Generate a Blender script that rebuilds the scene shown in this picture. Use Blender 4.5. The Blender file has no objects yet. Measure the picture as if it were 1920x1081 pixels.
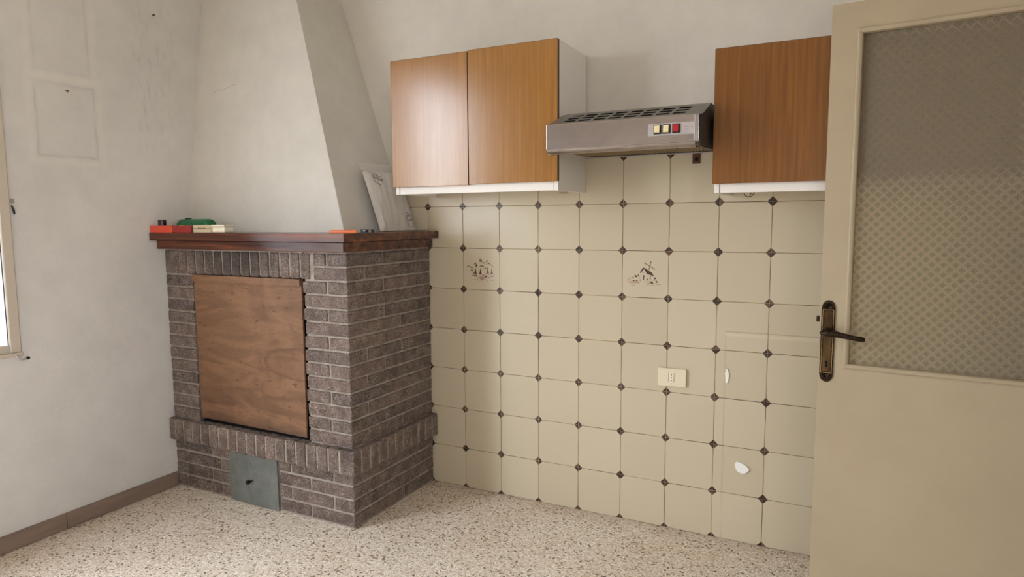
import bpy, bmesh, math, random
from mathutils import Vector, Matrix
random.seed(7)
C = bpy.context.scene.collection
SC = bpy.context.scene
R = math.radians

# ------------------------------------------------------------------ camera, light, exposure
cam_d = bpy.data.cameras.new('camera'); cam = bpy.data.objects.new('camera', cam_d); C.objects.link(cam)
SC.camera = cam
cam_d.sensor_width = 36.0; cam_d.lens = 1249.64 / 1920 * 36.0; cam_d.clip_start = 0.02
_r = Vector((0.89317302, 0.44967618, -0.00577)); _u = Vector((-0.04052773, 0.09326348, 0.99481628)); _f = Vector((-0.44788332, 0.88830921, -0.10152478))
cam.matrix_world = Matrix.Translation((1.8682, -2.7842, 1.3319)) @ Matrix((_r, _u, -_f)).transposed().to_4x4()

EXPOSURE = 0.0
SKY = 19.8
vs = SC.view_settings
SC.display_settings.display_device = 'sRGB'
vs.view_transform = 'Standard'; vs.look = 'None'; vs.exposure = EXPOSURE; vs.gamma = 1.0; vs.use_curve_mapping = False
SC.cycles.max_bounces = 10; SC.cycles.diffuse_bounces = 6; SC.cycles.glossy_bounces = 5; SC.cycles.transmission_bounces = 8
SC.cycles.sample_clamp_indirect = 6.0; SC.cycles.use_denoising = True

world = bpy.data.worlds.new('overcast_sky'); SC.world = world; world.use_nodes = True
wt = world.node_tree; wt.nodes.clear()
wo = wt.nodes.new('ShaderNodeOutputWorld'); wb = wt.nodes.new('ShaderNodeBackground')
wc = wt.nodes.new('ShaderNodeTexCoord'); ws = wt.nodes.new('ShaderNodeSeparateXYZ'); wr = wt.nodes.new('ShaderNodeValToRGB')
wt.links.new(wc.outputs['Generated'], ws.inputs[0]); 
wm = wt.nodes.new('ShaderNodeMath'); wm.operation = 'MULTIPLY_ADD'; wm.inputs[1].default_value = .5; wm.inputs[2].default_value = .5
wt.links.new(ws.outputs[2], wm.inputs[0]); wt.links.new(wm.outputs[0], wr.inputs[0])
cr = wr.color_ramp; cr.elements[0].position = .42; cr.elements[0].color = (.20, .20, .20, 1)
cr.elements[1].position = .56; cr.elements[1].color = (.86, .94, 1.04, 1)
e = cr.elements.new(.47); e.color = (.30, .31, .28, 1)
e = cr.elements.new(.505); e.color = (.75, .76, .74, 1)
wt.links.new(wr.outputs[0], wb.inputs[0]); wb.inputs[1].default_value = SKY; wt.links.new(wb.outputs[0], wo.inputs[0])

# room numbers (metres): tiled wall is y = 0, left wall x = XL
XL, XR, YB, ZC, YF = -1.14, 2.66, -4.6, 2.85, -0.62
WY0, WY1, WZ0, WZ1 = -2.08, -1.33, 0.84, 2.45          # window in the left wall
BY0, BY1, BZ0, BZ1 = -3.15, -2.20, 0.05, 2.45          # glazed balcony door next to it
RY0, RY1, RZ0, RZ1 = -4.3, -3.2, 1.0, 2.3                # unseen window added in the right wall for fill light

def portal(name, loc, rot, sx, sy):
    l = bpy.data.lights.new(name, 'AREA'); l.shape = 'RECTANGLE'; l.size = sx; l.size_y = sy
    l.cycles.is_portal = True
    o = bpy.data.objects.new(name, l); C.objects.link(o); o.location = loc; o.rotation_euler = rot
portal('window_portal', (XL - .15, (WY0 + WY1) / 2, (WZ0 + WZ1) / 2), (0, R(-90), 0), WZ1 - WZ0, WY1 - WY0)
portal('balcony_portal', (XL - .15, (BY0 + BY1) / 2, (BZ0 + BZ1) / 2), (0, R(-90), 0), BZ1 - BZ0, BY1 - BY0)
portal('fill_window_portal', (XR + .21, (RY0 + RY1) / 2, (RZ0 + RZ1) / 2), (0, R(90), 0), RZ1 - RZ0, RY1 - RY0)

# ------------------------------------------------------------------ materials
def lin(c):
    def g(v):
        v /= 255.0
        return v / 12.92 if v <= .04045 else ((v + .055) / 1.055) ** 2.4
    return (g(c[0]), g(c[1]), g(c[2]), 1)

class Mat:
    def __init__(s, name, col=(200, 200, 200), rough=.5, metal=0., **kw):
        s.m = bpy.data.materials.new(name); s.m.use_nodes = True; s.nt = s.m.node_tree
        s.b = s.nt.nodes['Principled BSDF']
        s.b.inputs['Base Color'].default_value = lin(col); s.b.inputs['Roughness'].default_value = rough
        s.b.inputs['Metallic'].default_value = metal
        for k, v in kw.items(): s.b.inputs[k.replace('_', ' ')].default_value = v
    def n(s, t, **kw):
        nd = s.nt.nodes.new('ShaderNode' + t)
        for k, v in kw.items(): setattr(nd, k, v)
        return nd
    def l(s, a, b): s.nt.links.new(a, b)
    def pos(s):
        return s.n('NewGeometry').outputs['Position']
    def obj(s):
        return s.n('TexCoord').outputs['Object']
    def mapped(s, src, scale=(1, 1, 1), loc=(0, 0, 0), rot=(0, 0, 0)):
        m = s.n('Mapping'); m.inputs['Scale'].default_value = scale; m.inputs['Location'].default_value = loc; m.inputs['Rotation'].default_value = rot
        s.l(src, m.inputs[0]); return m.outputs[0]
    def noise(s, vec, scale, detail=3, rough=.5, dist=0.):
        n = s.n('TexNoise'); n.inputs['Scale'].default_value = scale; n.inputs['Detail'].default_value = detail
        n.inputs['Roughness'].default_value = rough; n.inputs['Distortion'].default_value = dist
        s.l(vec, n.inputs['Vector']); return n.outputs['Fac']
    def ramp(s, fac, stops, interp='LINEAR'):
        r_ = s.n('ValToRGB'); cr_ = r_.color_ramp; cr_.interpolation = interp
        while len(cr_.elements) < len(stops): cr_.elements.new(.5)
        for e_, (p, c) in zip(cr_.elements, stops):
            e_.position = p; e_.color = c if len(c) == 4 else lin(c)
        s.l(fac, r_.inputs[0]); return r_.outputs[0]
    def rampv(s, fac, stops, interp='LINEAR'):
        return s.ramp(fac, [(p, (v, v, v, 1)) for p, v in stops], interp)
    def math(s, op, a, b=None, c=None, clamp=False):
        m = s.n('Math', operation=op, use_clamp=clamp)
        for i, v in enumerate((a, b, c)):
            if v is None: continue
            if isinstance(v, (int, float)): m.inputs[i].default_value = v
            else: s.l(v, m.inputs[i])
        return m.outputs[0]
    def mix(s, fac, a, b, mode='MIX'):
        m = s.n('MixRGB', blend_type=mode)
        for i, v in enumerate((fac, a, b)):
            if isinstance(v, (int, float)): m.inputs[i].default_value = v
            elif isinstance(v, tuple): m.inputs[i].default_value = v if len(v) == 4 else lin(v)
            else: s.l(v, m.inputs[i])
        return m.outputs[0]
    def sep(s, vec):
        x = s.n('SeparateXYZ'); s.l(vec, x.inputs[0]); return x.outputs
    def color(s, c): s.l(c, s.b.inputs['Base Color'])
    def rough(s, c): s.l(c, s.b.inputs['Roughness'])
    def bump(s, h, dist=.002, strength=1.):
        b = s.n('Bump'); b.inputs['Distance'].default_value = dist; b.inputs['Strength'].default_value = strength
        s.l(h, b.inputs['Height']); s.l(b.outputs[0], s.b.inputs['Normal'])
    def rnd(s): return s.n('ObjectInfo').outputs['Random']

def plaster(name, base, stains=()):
    m = Mat(name, base, .85); p = m.pos()
    big = m.rampv(m.noise(p, 1.6, 4, .6), [(.3, .93), (.7, 1.03)])
    c = m.mix(1, base, big, 'MULTIPLY')
    sm = m.rampv(m.noise(p, 9, 5, .65), [(.35, .945), (.65, 1.01)])
    c = m.mix(1, c, sm, 'MULTIPLY')
    xyz = m.sep(p)
    # ghost outlines of pictures that once hung here (x/y axis index, centre a, centre z, half a, half z, darkness)
    for (ax, ca, cz, ha, hz, wd, dk) in stains:
        wob = m.math('MULTIPLY', m.math('SUBTRACT', m.noise(p, 14, 2), .5), .014)
        da = m.math('SUBTRACT', m.math('ABSOLUTE', m.math('SUBTRACT', xyz[ax], ca)), ha)
        dz = m.math('SUBTRACT', m.math('ABSOLUTE', m.math('SUBTRACT', xyz[2], cz)), hz)
        d = m.math('ADD', m.math('MAXIMUM', da, dz), wob)
        inner = m.rampv(m.math('MULTIPLY_ADD', d, 1 / wd, .5), [(.0, 0), (.45, 1), (.62, .1), (1, 0)])
        outer = m.rampv(m.math('MULTIPLY_ADD', m.math('SUBTRACT', d, .02), 1 / .05, .5), [(0, 0), (.5, 1), (1, 0)])
        br = m.rampv(m.noise(p, 6, 3), [(.35, .15), (.62, 1)])
        c = m.mix(m.math('MULTIPLY', m.math('MULTIPLY', inner, br), dk), c, (112, 104, 92))
        c = m.mix(m.math('MULTIPLY', outer, .25), c, (228, 220, 206))
    m.color(c)
    h = m.math('ADD', m.noise(p, 45, 4, .6), m.math('MULTIPLY', m.noise(p, 7, 3), 2.0))
    m.bump(h, .0016, .5)
    return m

M = {}
def left_wall_mat():
    m = plaster('plaster_left', (212, 208, 202), [(1, -1.04, 1.765, .125, .155, .03, .32), (1, -1.045, 2.18, .115, .215, .03, .15)])
    return m
M['plaster_left'] = left_wall_mat()
# soot and scuffs on the left wall beside the chimney
def add_scuffs(m):
    p = m.pos(); x, y, z = m.sep(p)
    prev = m.b.inputs['Base Color'].links[0].from_socket
    d = m.math('ADD', m.math('POWER', m.math('DIVIDE', m.math('SUBTRACT', y, -.62), .16), 2.), m.math('POWER', m.math('DIVIDE', m.math('SUBTRACT', z, 2.02), .5), 2.))
    near = m.rampv(d, [(0, 1), (1, 0)])
    stre = m.rampv(m.noise(m.mapped(p, (1, 3, 1)), 16, 6, .7), [(.52, 0), (.85, 1)])
    c = m.mix(m.math('MULTIPLY', m.math('MULTIPLY', near, stre), .45), prev, (120, 112, 100))
    spk = m.rampv(m.noise(p, 70, 2, .5), [(.72, 0), (.77, 1)])
    spm = m.rampv(m.noise(p, 3, 2, .5), [(.5, 0), (.7, 1)])
    c = m.mix(m.math('MULTIPLY', m.math('MULTIPLY', spk, spm), .5), c, (110, 102, 92))
    m.color(c)
add_scuffs(M['plaster_left'])
M['plaster'] = plaster('plaster_white', (220, 215, 207))
M['plaster_chimney'] = plaster('plaster_chimney', (211, 206, 197))
add_scuffs(M['plaster_chimney'])
M['plaster_pink'] = plaster('plaster_old_rose', (208, 198, 192))
M['ceiling'] = plaster('ceiling_paint', (232, 226, 216))

def tile_mat():
    m = Mat('glazed_tile', (205, 190, 158), .28); o = m.obj(); x, y, z = m.sep(o)
    r_ = m.rnd(); base = m.ramp(r_, [(0, (197, 184, 158)), (.5, (201, 189, 164)), (1, (194, 181, 155))])
    p = m.pos()
    spk = m.rampv(m.noise(p, 130, 1), [(.76, 0), (.80, 1)])
    base = m.mix(m.math('MULTIPLY', spk, .35), base, (150, 122, 86))
    # faint outline where a cooker stood
    px, py, pz = m.sep(p)
    def line(v, c_, w): return m.rampv(m.math('DIVIDE', m.math('ABSOLUTE', m.math('SUBTRACT', v, c_)), w), [(0, 1), (1, 0)])
    gx = m.math('GREATER_THAN', px, 1.436); gz = m.math('LESS_THAN', pz, .878)
    hl = m.math('MULTIPLY', line(pz, .878, .004), gx)
    vl = m.math('MULTIPLY', line(px, 1.438, .006), m.math('MULTIPLY', gz, m.rampv(m.noise(p, 5, 2), [(.35, .1), (.6, .7)])))
    base = m.mix(m.math('MULTIPLY', m.math('MAXIMUM', hl, vl), .5), base, (138, 116, 84))
    base = m.mix(m.math('MULTIPLY', m.math('MULTIPLY', line(pz, .866, .012), gx), .25), base, (236, 226, 200))
    # printed brown corner
    ax = m.math('ABSOLUTE', x); az = m.math('ABSOLUTE', z)
    s_ = m.math('ADD', ax, az)
    cor = m.math('GREATER_THAN', s_, .1980 - .0180)
    shade = m.ramp(m.math('FRACT', m.math('ADD', m.math('MULTIPLY', r_, 7.3), m.math('ADD', m.math('MULTIPLY', m.math('GREATER_THAN', x, 0), .37), m.math('MULTIPLY', m.math('GREATER_THAN', z, 0), .55)))),
                   [(0, (34, 20, 15)), (.45, (54, 33, 25)), (.75, (104, 74, 60)), (1, (40, 24, 19))])
    m.color(m.mix(cor, base, shade))
    m.bump(m.noise(p, 5, 1), .0010, .15)
    m.b.inputs['Specular IOR Level'].default_value=.6
    return m
M['tile'] = tile_mat()
gm = Mat('grout', (128, 108, 80), .9); p = gm.pos(); gm.color(gm.ramp(gm.noise(p, 6, 3), [(.35, (70, 54, 38)), (.6, (165, 146, 112))])); M['grout'] = gm

def terrazzo():
    m = Mat('terrazzo', (190, 178, 160), .38); p = m.pos()
    dp = m.n('VectorMath', operation='ADD'); nz = m.n('TexNoise'); nz.inputs['Scale'].default_value = 60; m.l(p, nz.inputs['Vector'])
    sc = m.n('VectorMath', operation='SCALE'); m.l(nz.outputs['Color'], sc.inputs[0]); sc.inputs['Scale'].default_value = .010
    m.l(p, dp.inputs[0]); m.l(sc.outputs[0], dp.inputs[1]); v = dp.outputs[0]
    vo = m.n('TexVoronoi'); vo.inputs['Scale'].default_value = 125; m.l(v, vo.inputs['Vector'])
    ve = m.n('TexVoronoi', feature='DISTANCE_TO_EDGE'); ve.inputs['Scale'].default_value = 125; m.l(v, ve.inputs['Vector'])
    cx = m.sep(vo.outputs['Color'])[0]
    chip = m.ramp(cx, [(0, (84, 70, 58)), (.05, (150, 132, 112)), (.10, (206, 192, 172)), (.26, (222, 211, 195)), (.5, (232, 223, 210)), (.8, (242, 237, 228)), (.975, (180, 152, 126))], 'CONSTANT')
    mat_ = m.ramp(m.noise(p, 300, 1), [(.4, (184, 166, 146)), (.6, (222, 208, 190))])
    edge = m.rampv(ve.outputs['Distance'], [(.02, 0), (.12, 1)])
    c = m.mix(edge, mat_, chip)
    spk = m.rampv(m.noise(p, 185, 1), [(.63, 0), (.66, 1)])
    c = m.mix(m.math('MULTIPLY', spk, .8), c, (66, 52, 44))
    warm = m.rampv(m.noise(p, 2.3, 4, .6), [(.42, 0), (.68, 1)])
    c = m.mix(m.math('MULTIPLY', warm, .25), c, (222, 196, 168), 'MULTIPLY')
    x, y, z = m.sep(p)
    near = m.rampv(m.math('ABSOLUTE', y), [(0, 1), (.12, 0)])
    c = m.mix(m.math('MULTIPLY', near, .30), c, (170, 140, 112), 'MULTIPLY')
    c = m.mix(1, c, (1.13, 1.13, 1.13, 1), 'MULTIPLY')
    m.color(c)
    return m
M['terrazzo'] = terrazzo()

def brick_mat():
    m = Mat('rustic_brick', (120, 105, 95), .45); p = m.pos(); r_ = m.rnd()
    base = m.ramp(r_, [(0, (58, 48, 45)), (.10, (84, 68, 61)), (.5, (97, 79, 71)), (.8, (108, 87, 78)), (.93, (68, 59, 57)), (1, (126, 99, 86))])
    n1 = m.noise(p, 82, 2, .6, 2.8)
    ridge = m.rampv(m.math('ABSOLUTE', m.math('SUBTRACT', n1, .5)), [(.0, 1), (.03, .85), (.068, 0)])
    mask = m.rampv(m.noise(p, 18, 3), [(.34, .35), (.62, 1)])
    c = m.mix(m.math('MULTIPLY', m.math('MULTIPLY', ridge, mask), .85), base, (210, 190, 177))
    pit = m.rampv(m.noise(p, 120, 2), [(.36, 1), (.46, 0)])
    c = m.mix(m.math('MULTIPLY', pit, .3), c, (48, 40, 36))
    # soot above the opening
    x, y, z = m.sep(p)
    d = m.math('ADD', m.math('POWER', m.math('DIVIDE', m.math('SUBTRACT', x, -.66), .30), 2.), m.math('POWER', m.math('DIVIDE', m.math('SUBTRACT', z, 1.17), .13), 2.))
    soot = m.math('MULTIPLY', m.rampv(d, [(.15, 1), (1, 0)]), m.math('LESS_THAN', y, -.6))
    c = m.mix(m.math('MULTIPLY', soot, .68), c, (40, 35, 32))
    m.color(c)
    h = m.math('SUBTRACT', m.math('MULTIPLY', ridge, .8), pit)
    m.bump(h, .0022, .9)
    return m
M['brick'] = brick_mat()
mm = Mat('mortar', (150, 138, 126), .95); p = mm.pos(); mm.color(mm.ramp(mm.noise(p, 22, 4, .7), [(.3, (132, 120, 110)), (.55, (162, 151, 140)), (.8, (180, 170, 158))])); mm.bump(mm.noise(p, 160, 3), .002, .8); M['mortar'] = mm

def wood(name, dark, mid, light, rough, vertical=True, coat=0., scale=1., contrast=1.):
    m = Mat(name, mid, rough); p = m.pos()
    sc = (34 * scale, 34 * scale, 1.0 * scale) if vertical else (1.2 * scale, 20 * scale, 34 * scale)
    v = m.mapped(p, sc)
    a = m.noise(v, 1.0, 3, .6, .25)
    b = m.noise(m.mapped(p, tuple(k * 7 for k in sc)), 1.0, 2, .5)
    c = m.ramp(a, [(.28, dark), (.5, mid), (.72, light)])
    c = m.mix(m.math('MULTIPLY', m.rampv(b, [(.40, 1), (.55, 0)]), .30 * contrast), c, dark)
    m.color(c)
    m.bump(b, .0001, .4)
    if coat: m.b.inputs['Coat Weight'].default_value = coat; m.b.inputs['Coat Roughness'].default_value = .12
    return m
M['teak'] = wood('teak_veneer', (142, 96, 38), (156, 107, 45), (168, 119, 55), .20, scale=2.6, contrast=.8)
M['teak'].b.inputs['Specular IOR Level'].default_value = .6
M['teak_shaded'] = wood('teak_veneer_shaded', (112, 70, 22), (128, 81, 28), (140, 91, 35), .24, scale=2.6, contrast=.8)  # same teak as the left doors, weaker light painted in as darker colour
M['walnut'] = wood('varnished_mantel_wood', (44, 20, 13), (86, 42, 24), (128, 68, 36), .16, vertical=False)
def plywood():
    m = Mat('stained_plywood', (150, 104, 70), .6); p = m.pos()
    v = m.mapped(p, (2.0, 2, 9))
    n = m.noise(v, 1.0, 5, .6, 1.6)
    c = m.ramp(n, [(.25, (98, 68, 47)), (.46, (120, 86, 60)), (.6, (136, 99, 71)), (.78, (112, 78, 54))])
    w = m.n('TexWave', wave_type='RINGS', rings_direction='SPHERICAL'); w.inputs['Scale'].default_value = 3.4; w.inputs['Distortion'].default_value = 3; w.inputs['Detail'].default_value = 2
    m.l(m.mapped(p, (1.3, 1, 3.2), (.3, 0, -1.9)), w.inputs['Vector'])
    c = m.mix(m.math('MULTIPLY', m.rampv(w.outputs['Fac'], [(.0, 1), (.10, 0)]), .12), c, (96, 62, 42))
    fl = m.rampv(m.noise(m.mapped(p, (30, 20, 80)), 1.0, 2, .5), [(.66, 0), (.72, 1)])
    c = m.mix(m.math('MULTIPLY', fl, .6), c, (66, 42, 30))
    st = m.rampv(m.noise(m.mapped(p, (5, 5, 3)), 1.0, 5, .7), [(.5, 0), (.75, 1)])
    c = m.mix(m.math('MULTIPLY', st, .5), c, (88, 60, 44))
    x, y, z = m.sep(p)
    fg = m.math('SQRT', m.math('ADD', m.math('POWER', m.math('DIVIDE', m.math('SUBTRACT', x, -.27), .24), 2.), m.math('POWER', m.math('DIVIDE', m.math('SUBTRACT', z, .70), .075), 2.)))
    fg = m.math('ADD', fg, m.math('MULTIPLY', m.math('SUBTRACT', m.noise(p, 12, 3), .5), .25))
    c = m.mix(m.math('MULTIPLY', m.rampv(fg, [(.80, 0), (.97, 1), (1.0, 0)]), .5), c, (82, 54, 38))
    c = m.mix(m.math('MULTIPLY', m.rampv(fg, [(.9, 1), (.99, 0)]), .2), c, (104, 70, 48))
    e_ = m.rampv(m.math('ADD', m.math('SUBTRACT', z, .37), m.math('MULTIPLY', m.noise(p, 9, 4), .12)), [(.03, 1), (.10, 0)])
    c = m.mix(m.math('MULTIPLY', e_, .8), c, (40, 28, 22))
    m.color(c); m.bump(m.noise(m.mapped(p, (8, 8, 60)), 1.0, 3), .0006, .6)
    return m
M['plywood'] = plywood()
M['laminate'] = Mat('white_laminate', (238, 234, 228), .45)
M['edge_dark'] = Mat('dark_edge_band', (70, 42, 26), .5)
cp = Mat('cream_door_paint', (212, 194, 164), .34); p = cp.pos(); cp.color(cp.ramp(cp.noise(p, 3, 4, .6), [(.3, (172, 156, 130)), (.7, (180, 165, 138))])); cp.bump(cp.noise(p, 26, 3), .0006, .5); M['cream'] = cp
M['cream_window'] = Mat('cream_window_paint', (196, 184, 168), .4)

def steel():
    m = Mat('brushed_steel', (176, 168, 164), .20, 1.0); p = m.pos()
    st = m.noise(m.mapped(p, (3, 60, 60)), 1.0, 4, .6)
    sm = m.noise(m.mapped(p, (9, 9, 14)), 1.0, 4, .6, 1.0)
    m.rough(m.math('ADD', m.rampv(sm, [(.35, .12), (.65, .20)]), m.math('MULTIPLY', st, .05)))
    m.color(m.mix(m.rampv(sm, [(.4, 0), (.7, .5)]), (186, 178, 174), (150, 140, 136)))
    m.bump(m.noise(p, 6, 2), .002, .15)
    return m
M['steel'] = steel()
M['steel_plain'] = Mat('light_metal', (200, 198, 200), .32, .9)
M['vent_steel_lit'] = Mat('ceiling_lit_steel', (196, 192, 186), .38, .65)  # hood steel lightened, ceiling reflection put into the sloping panel's colour
M['black_plastic'] = Mat('black_plastic', (26, 22, 20), .4)
M['void'] = Mat('dark_inside', (12, 10, 9), .95)
M['soot'] = Mat('sooty_brick', (24, 21, 19), .9)
M['zinc'] = Mat('grey_sheet_metal', (98, 102, 100), .5, .55)
zm = M['zinc']; p = zm.pos(); zm.color(zm.ramp(zm.noise(p, 14, 5, .7), [(.3, (112, 117, 114)), (.7, (138, 142, 138))]))
bz = Mat('aged_bronze', (58, 44, 34), .38, .85); p = bz.pos(); bz.color(bz.ramp(bz.noise(p, 120, 3), [(.35, (34, 27, 22)), (.6, (64, 50, 38)), (.8, (104, 82, 56))])); bz.bump(bz.noise(p, 150, 2), .001, .5); M['bronze'] = bz
br_ = Mat('worn_brass', (120, 96, 58), .36, .9); p = br_.pos(); br_.color(br_.ramp(br_.noise(br_.mapped(p, (40, 40, 12)), 1, 3), [(.3, (58, 44, 30)), (.7, (104, 84, 54))])); M['brass'] = br_
M['gold'] = Mat('gold_line', (206, 176, 120), .25, .9)
M['skirting'] = Mat('marble_skirting', (168, 154, 142), .4)
sk = M['skirting']; p = sk.pos(); c = sk.ramp(sk.noise(sk.mapped(p, (1, 4, 30)), 1, 5, .6), [(.3, (120, 102, 88)), (.7, (140, 121, 106))]); c = sk.mix(sk.math('MULTIPLY', sk.math('LESS_THAN', sk.rnd(), .5), .16), c, (120, 98, 80)); sk.color(c)
M['white_plaster'] = Mat('filler_plaster', (244, 242, 238), .9)
M['outlet'] = Mat('ivory_plastic', (226, 214, 188), .35)
M['ivory_insert'] = Mat('pale_ivory_insert', (236, 226, 204), .35)
M['red'] = Mat('orange_red_plastic', (212, 74, 50), .35)
M['darkred'] = Mat('dark_red_plastic', (150, 34, 34), .35)
M['beige'] = Mat('beige_plastic', (196, 178, 148), .45)
M['ivory'] = Mat('ivory_lid_plastic', (222, 212, 190), .4)
M['green'] = Mat('green_plastic', (14, 104, 62), .3)
M['grey_clear'] = Mat('grey_lens_plastic', (176, 168, 158), .15)
M['orange'] = Mat('orange_plastic', (226, 112, 52), .35)
M['yellow'] = Mat('yellow_plastic', (220, 180, 70), .4)
M['ink'] = Mat('printed_brown_ink', (72, 46, 34), .35)
M['ink_mid'] = Mat('printed_mid_brown_ink', (134, 104, 84), .35)
M['ink_pale'] = Mat('printed_pale_brown_ink', (176, 142, 116), .35)
M['ink_red'] = Mat('printed_red_brown_ink', (120, 66, 48), .35)
M['black_ink'] = Mat('black_ink', (40, 36, 36), .6)
M['scratch'] = Mat('plaster_crack', (146, 134, 120), .9)
M['cream_switch'] = Mat('cream_rocker', (240, 224, 176), .35)
M['red_switch'] = Mat('red_rocker', (176, 28, 34), .3)
M['rust'] = Mat('rusty_brown_metal', (96, 62, 46), .7, .3)
M['filter'] = Mat('greasy_filter', (150, 128, 92), .5, .4)
M['black_rubber'] = Mat('black_metal', (24, 22, 22), .4, .4)

def patterned_glass():
    m = Mat('patterned_glass', (222, 210, 184), .22); o = m.obj(); x, y, z = m.sep(o)
    per = .0215; k = 1 / per * .70710678
    a = m.math('MULTIPLY', m.math('ADD', x, z), k); b = m.math('MULTIPLY', m.math('SUBTRACT', x, z), k)
    fa = m.math('ABSOLUTE', m.math('SUBTRACT', m.math('FRACT', m.math('ADD', a, 50.)), .5)); fb = m.math('ABSOLUTE', m.math('SUBTRACT', m.math('FRACT', m.math('ADD', b, 50.)), .5))
    mx = m.math('MAXIMUM', fa, fb)
    h = m.rampv(m.math('MULTIPLY', mx, 2.), [(0, .1), (.10, .1), (.22, 1), (.34, .2), (.42, .2), (.55, .8), (.66, .25), (.82, .3), (.92, .9), (1, .9)])
    cross = m.rampv(m.math('MULTIPLY', m.math('MINIMUM', fa, fb), 2.), [(0, 0), (.10, 1)])
    inner = m.math('LESS_THAN', mx, .15)
    h = m.math('MULTIPLY', h, m.math('MAXIMUM', cross, m.math('SUBTRACT', 1., inner)))
    m.bump(m.math('ADD', h, m.math('MULTIPLY', m.noise(o, 420, 2), .25)), .0022, .8)
    m.b.inputs['Transmission Weight'].default_value = .80; m.b.inputs['IOR'].default_value = 1.45
    m.rough(m.rampv(inner, [(0, .22), (1, .14)]))
    return m
M['glass_pattern'] = patterned_glass()
def clear_glass():
    m = bpy.data.materials.new('window_glass'); m.use_nodes = True; nt = m.node_tree; nt.nodes.clear()
    o = nt.nodes.new('ShaderNodeOutputMaterial'); t = nt.nodes.new('ShaderNodeBsdfTransparent'); g = nt.nodes.new('ShaderNodeBsdfGlossy'); g.inputs['Roughness'].default_value = .02
    mx = nt.nodes.new('ShaderNodeMixShader'); mx.inputs[0].default_value = .06
    nt.links.new(t.outputs[0], mx.inputs[1]); nt.links.new(g.outputs[0], mx.inputs[2]); nt.links.new(mx.outputs[0], o.inputs[0]); return m
def sheer():
    m = bpy.data.materials.new('white_sheer_fabric'); m.use_nodes = True; nt = m.node_tree; nt.nodes.clear()
    o = nt.nodes.new('ShaderNodeOutputMaterial'); t = nt.nodes.new('ShaderNodeBsdfTranslucent'); d = nt.nodes.new('ShaderNodeBsdfDiffuse')
    t.inputs[0].default_value = (.60, .60, .60, 1); d.inputs[0].default_value = (.8, .79, .77, 1)
    mx = nt.nodes.new('ShaderNodeMixShader'); mx.inputs[0].default_value = .15
    nt.links.new(t.outputs[0], mx.inputs[1]); nt.links.new(d.outputs[0], mx.inputs[2]); nt.links.new(mx.outputs[0], o.inputs[0]); return m
def poly_bag():
    m = Mat('milky_polythene', (216, 210, 204), .30); p = m.pos()
    m.b.inputs['Transmission Weight'].default_value = .05; m.b.inputs['IOR'].default_value = 1.4
    v = m.mapped(p, (16, 22, 5), rot=(R(18), 0, 0))
    m.bump(m.noise(v, 1.0, 2, .5, .5), .010, .5)
    c = m.ramp(m.noise(v, 1., 3), [(.3, (200, 193, 186)), (.7, (220, 214, 208))]); m.color(c)
    return m
M['bag'] = poly_bag()
fl = Mat('clear_polythene', (235, 230, 222), .2); fl.b.inputs['Alpha'].default_value = .28; M['film'] = fl
RAW = {'glass_clear': clear_glass(), 'sheer': sheer()}
def mt(m):
    if isinstance(m, str): m = M.get(m) or RAW[m]
    return m.m if isinstance(m, Mat) else m

# ------------------------------------------------------------------ builders
def box(bm, x0, x1, y0, y1, z0, z1, bev=0., seg=1):
    vs_ = [bm.verts.new((x, y, z)) for x in (x0, x1) for y in (y0, y1) for z in (z0, z1)]
    fs = [(0, 1, 3, 2), (4, 6, 7, 5), (0, 4, 5, 1), (2, 3, 7, 6), (0, 2, 6, 4), (1, 5, 7, 3)]
    faces = [bm.faces.new([vs_[i] for i in f]) for f in fs]
    if bev > 0:
        es = set(e_ for f in faces for e_ in f.edges)
        bmesh.ops.bevel(bm, geom=list(es), offset=bev, segments=seg, profile=.5, affect='EDGES')
def prism(bm, pts, axis, a0, a1):
    """pts: list of 2-D points; axis 'x' -> (y,z), 'y' -> (x,z), 'z' -> (x,y)"""
    def P(p, a):
        return {'x': (a, p[0], p[1]), 'y': (p[0], a, p[1]), 'z': (p[0], p[1], a)}[axis]
    A = [bm.verts.new(P(p, a0)) for p in pts]; B = [bm.verts.new(P(p, a1)) for p in pts]
    fs = [bm.faces.new(A), bm.faces.new(B[::-1])]
    for i in range(len(pts)):
        j = (i + 1) % len(pts); fs.append(bm.faces.new([A[j], A[i], B[i], B[j]]))
    return fs
def cyl(bm, c, axis, r0, r1, h, n=20):
    d = {'x': Vector((1, 0, 0)), 'y': Vector((0, 1, 0)), 'z': Vector((0, 0, 1))}[axis] if isinstance(axis, str) else Vector(axis).normalized()
    q = d.to_track_quat('Z', 'Y').to_matrix()
    c = Vector(c); A = []; B = []
    for i in range(n):
        t = 2 * math.pi * i / n; v = q @ Vector((math.cos(t), math.sin(t), 0))
        A.append(bm.verts.new(c + v * r0)); B.append(bm.verts.new(c + v * r1 + d * h))
    bm.faces.new(A[::-1]); bm.faces.new(B)
    for i in range(n): bm.faces.new([A[i], A[(i + 1) % n], B[(i + 1) % n], B[i]])
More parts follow.
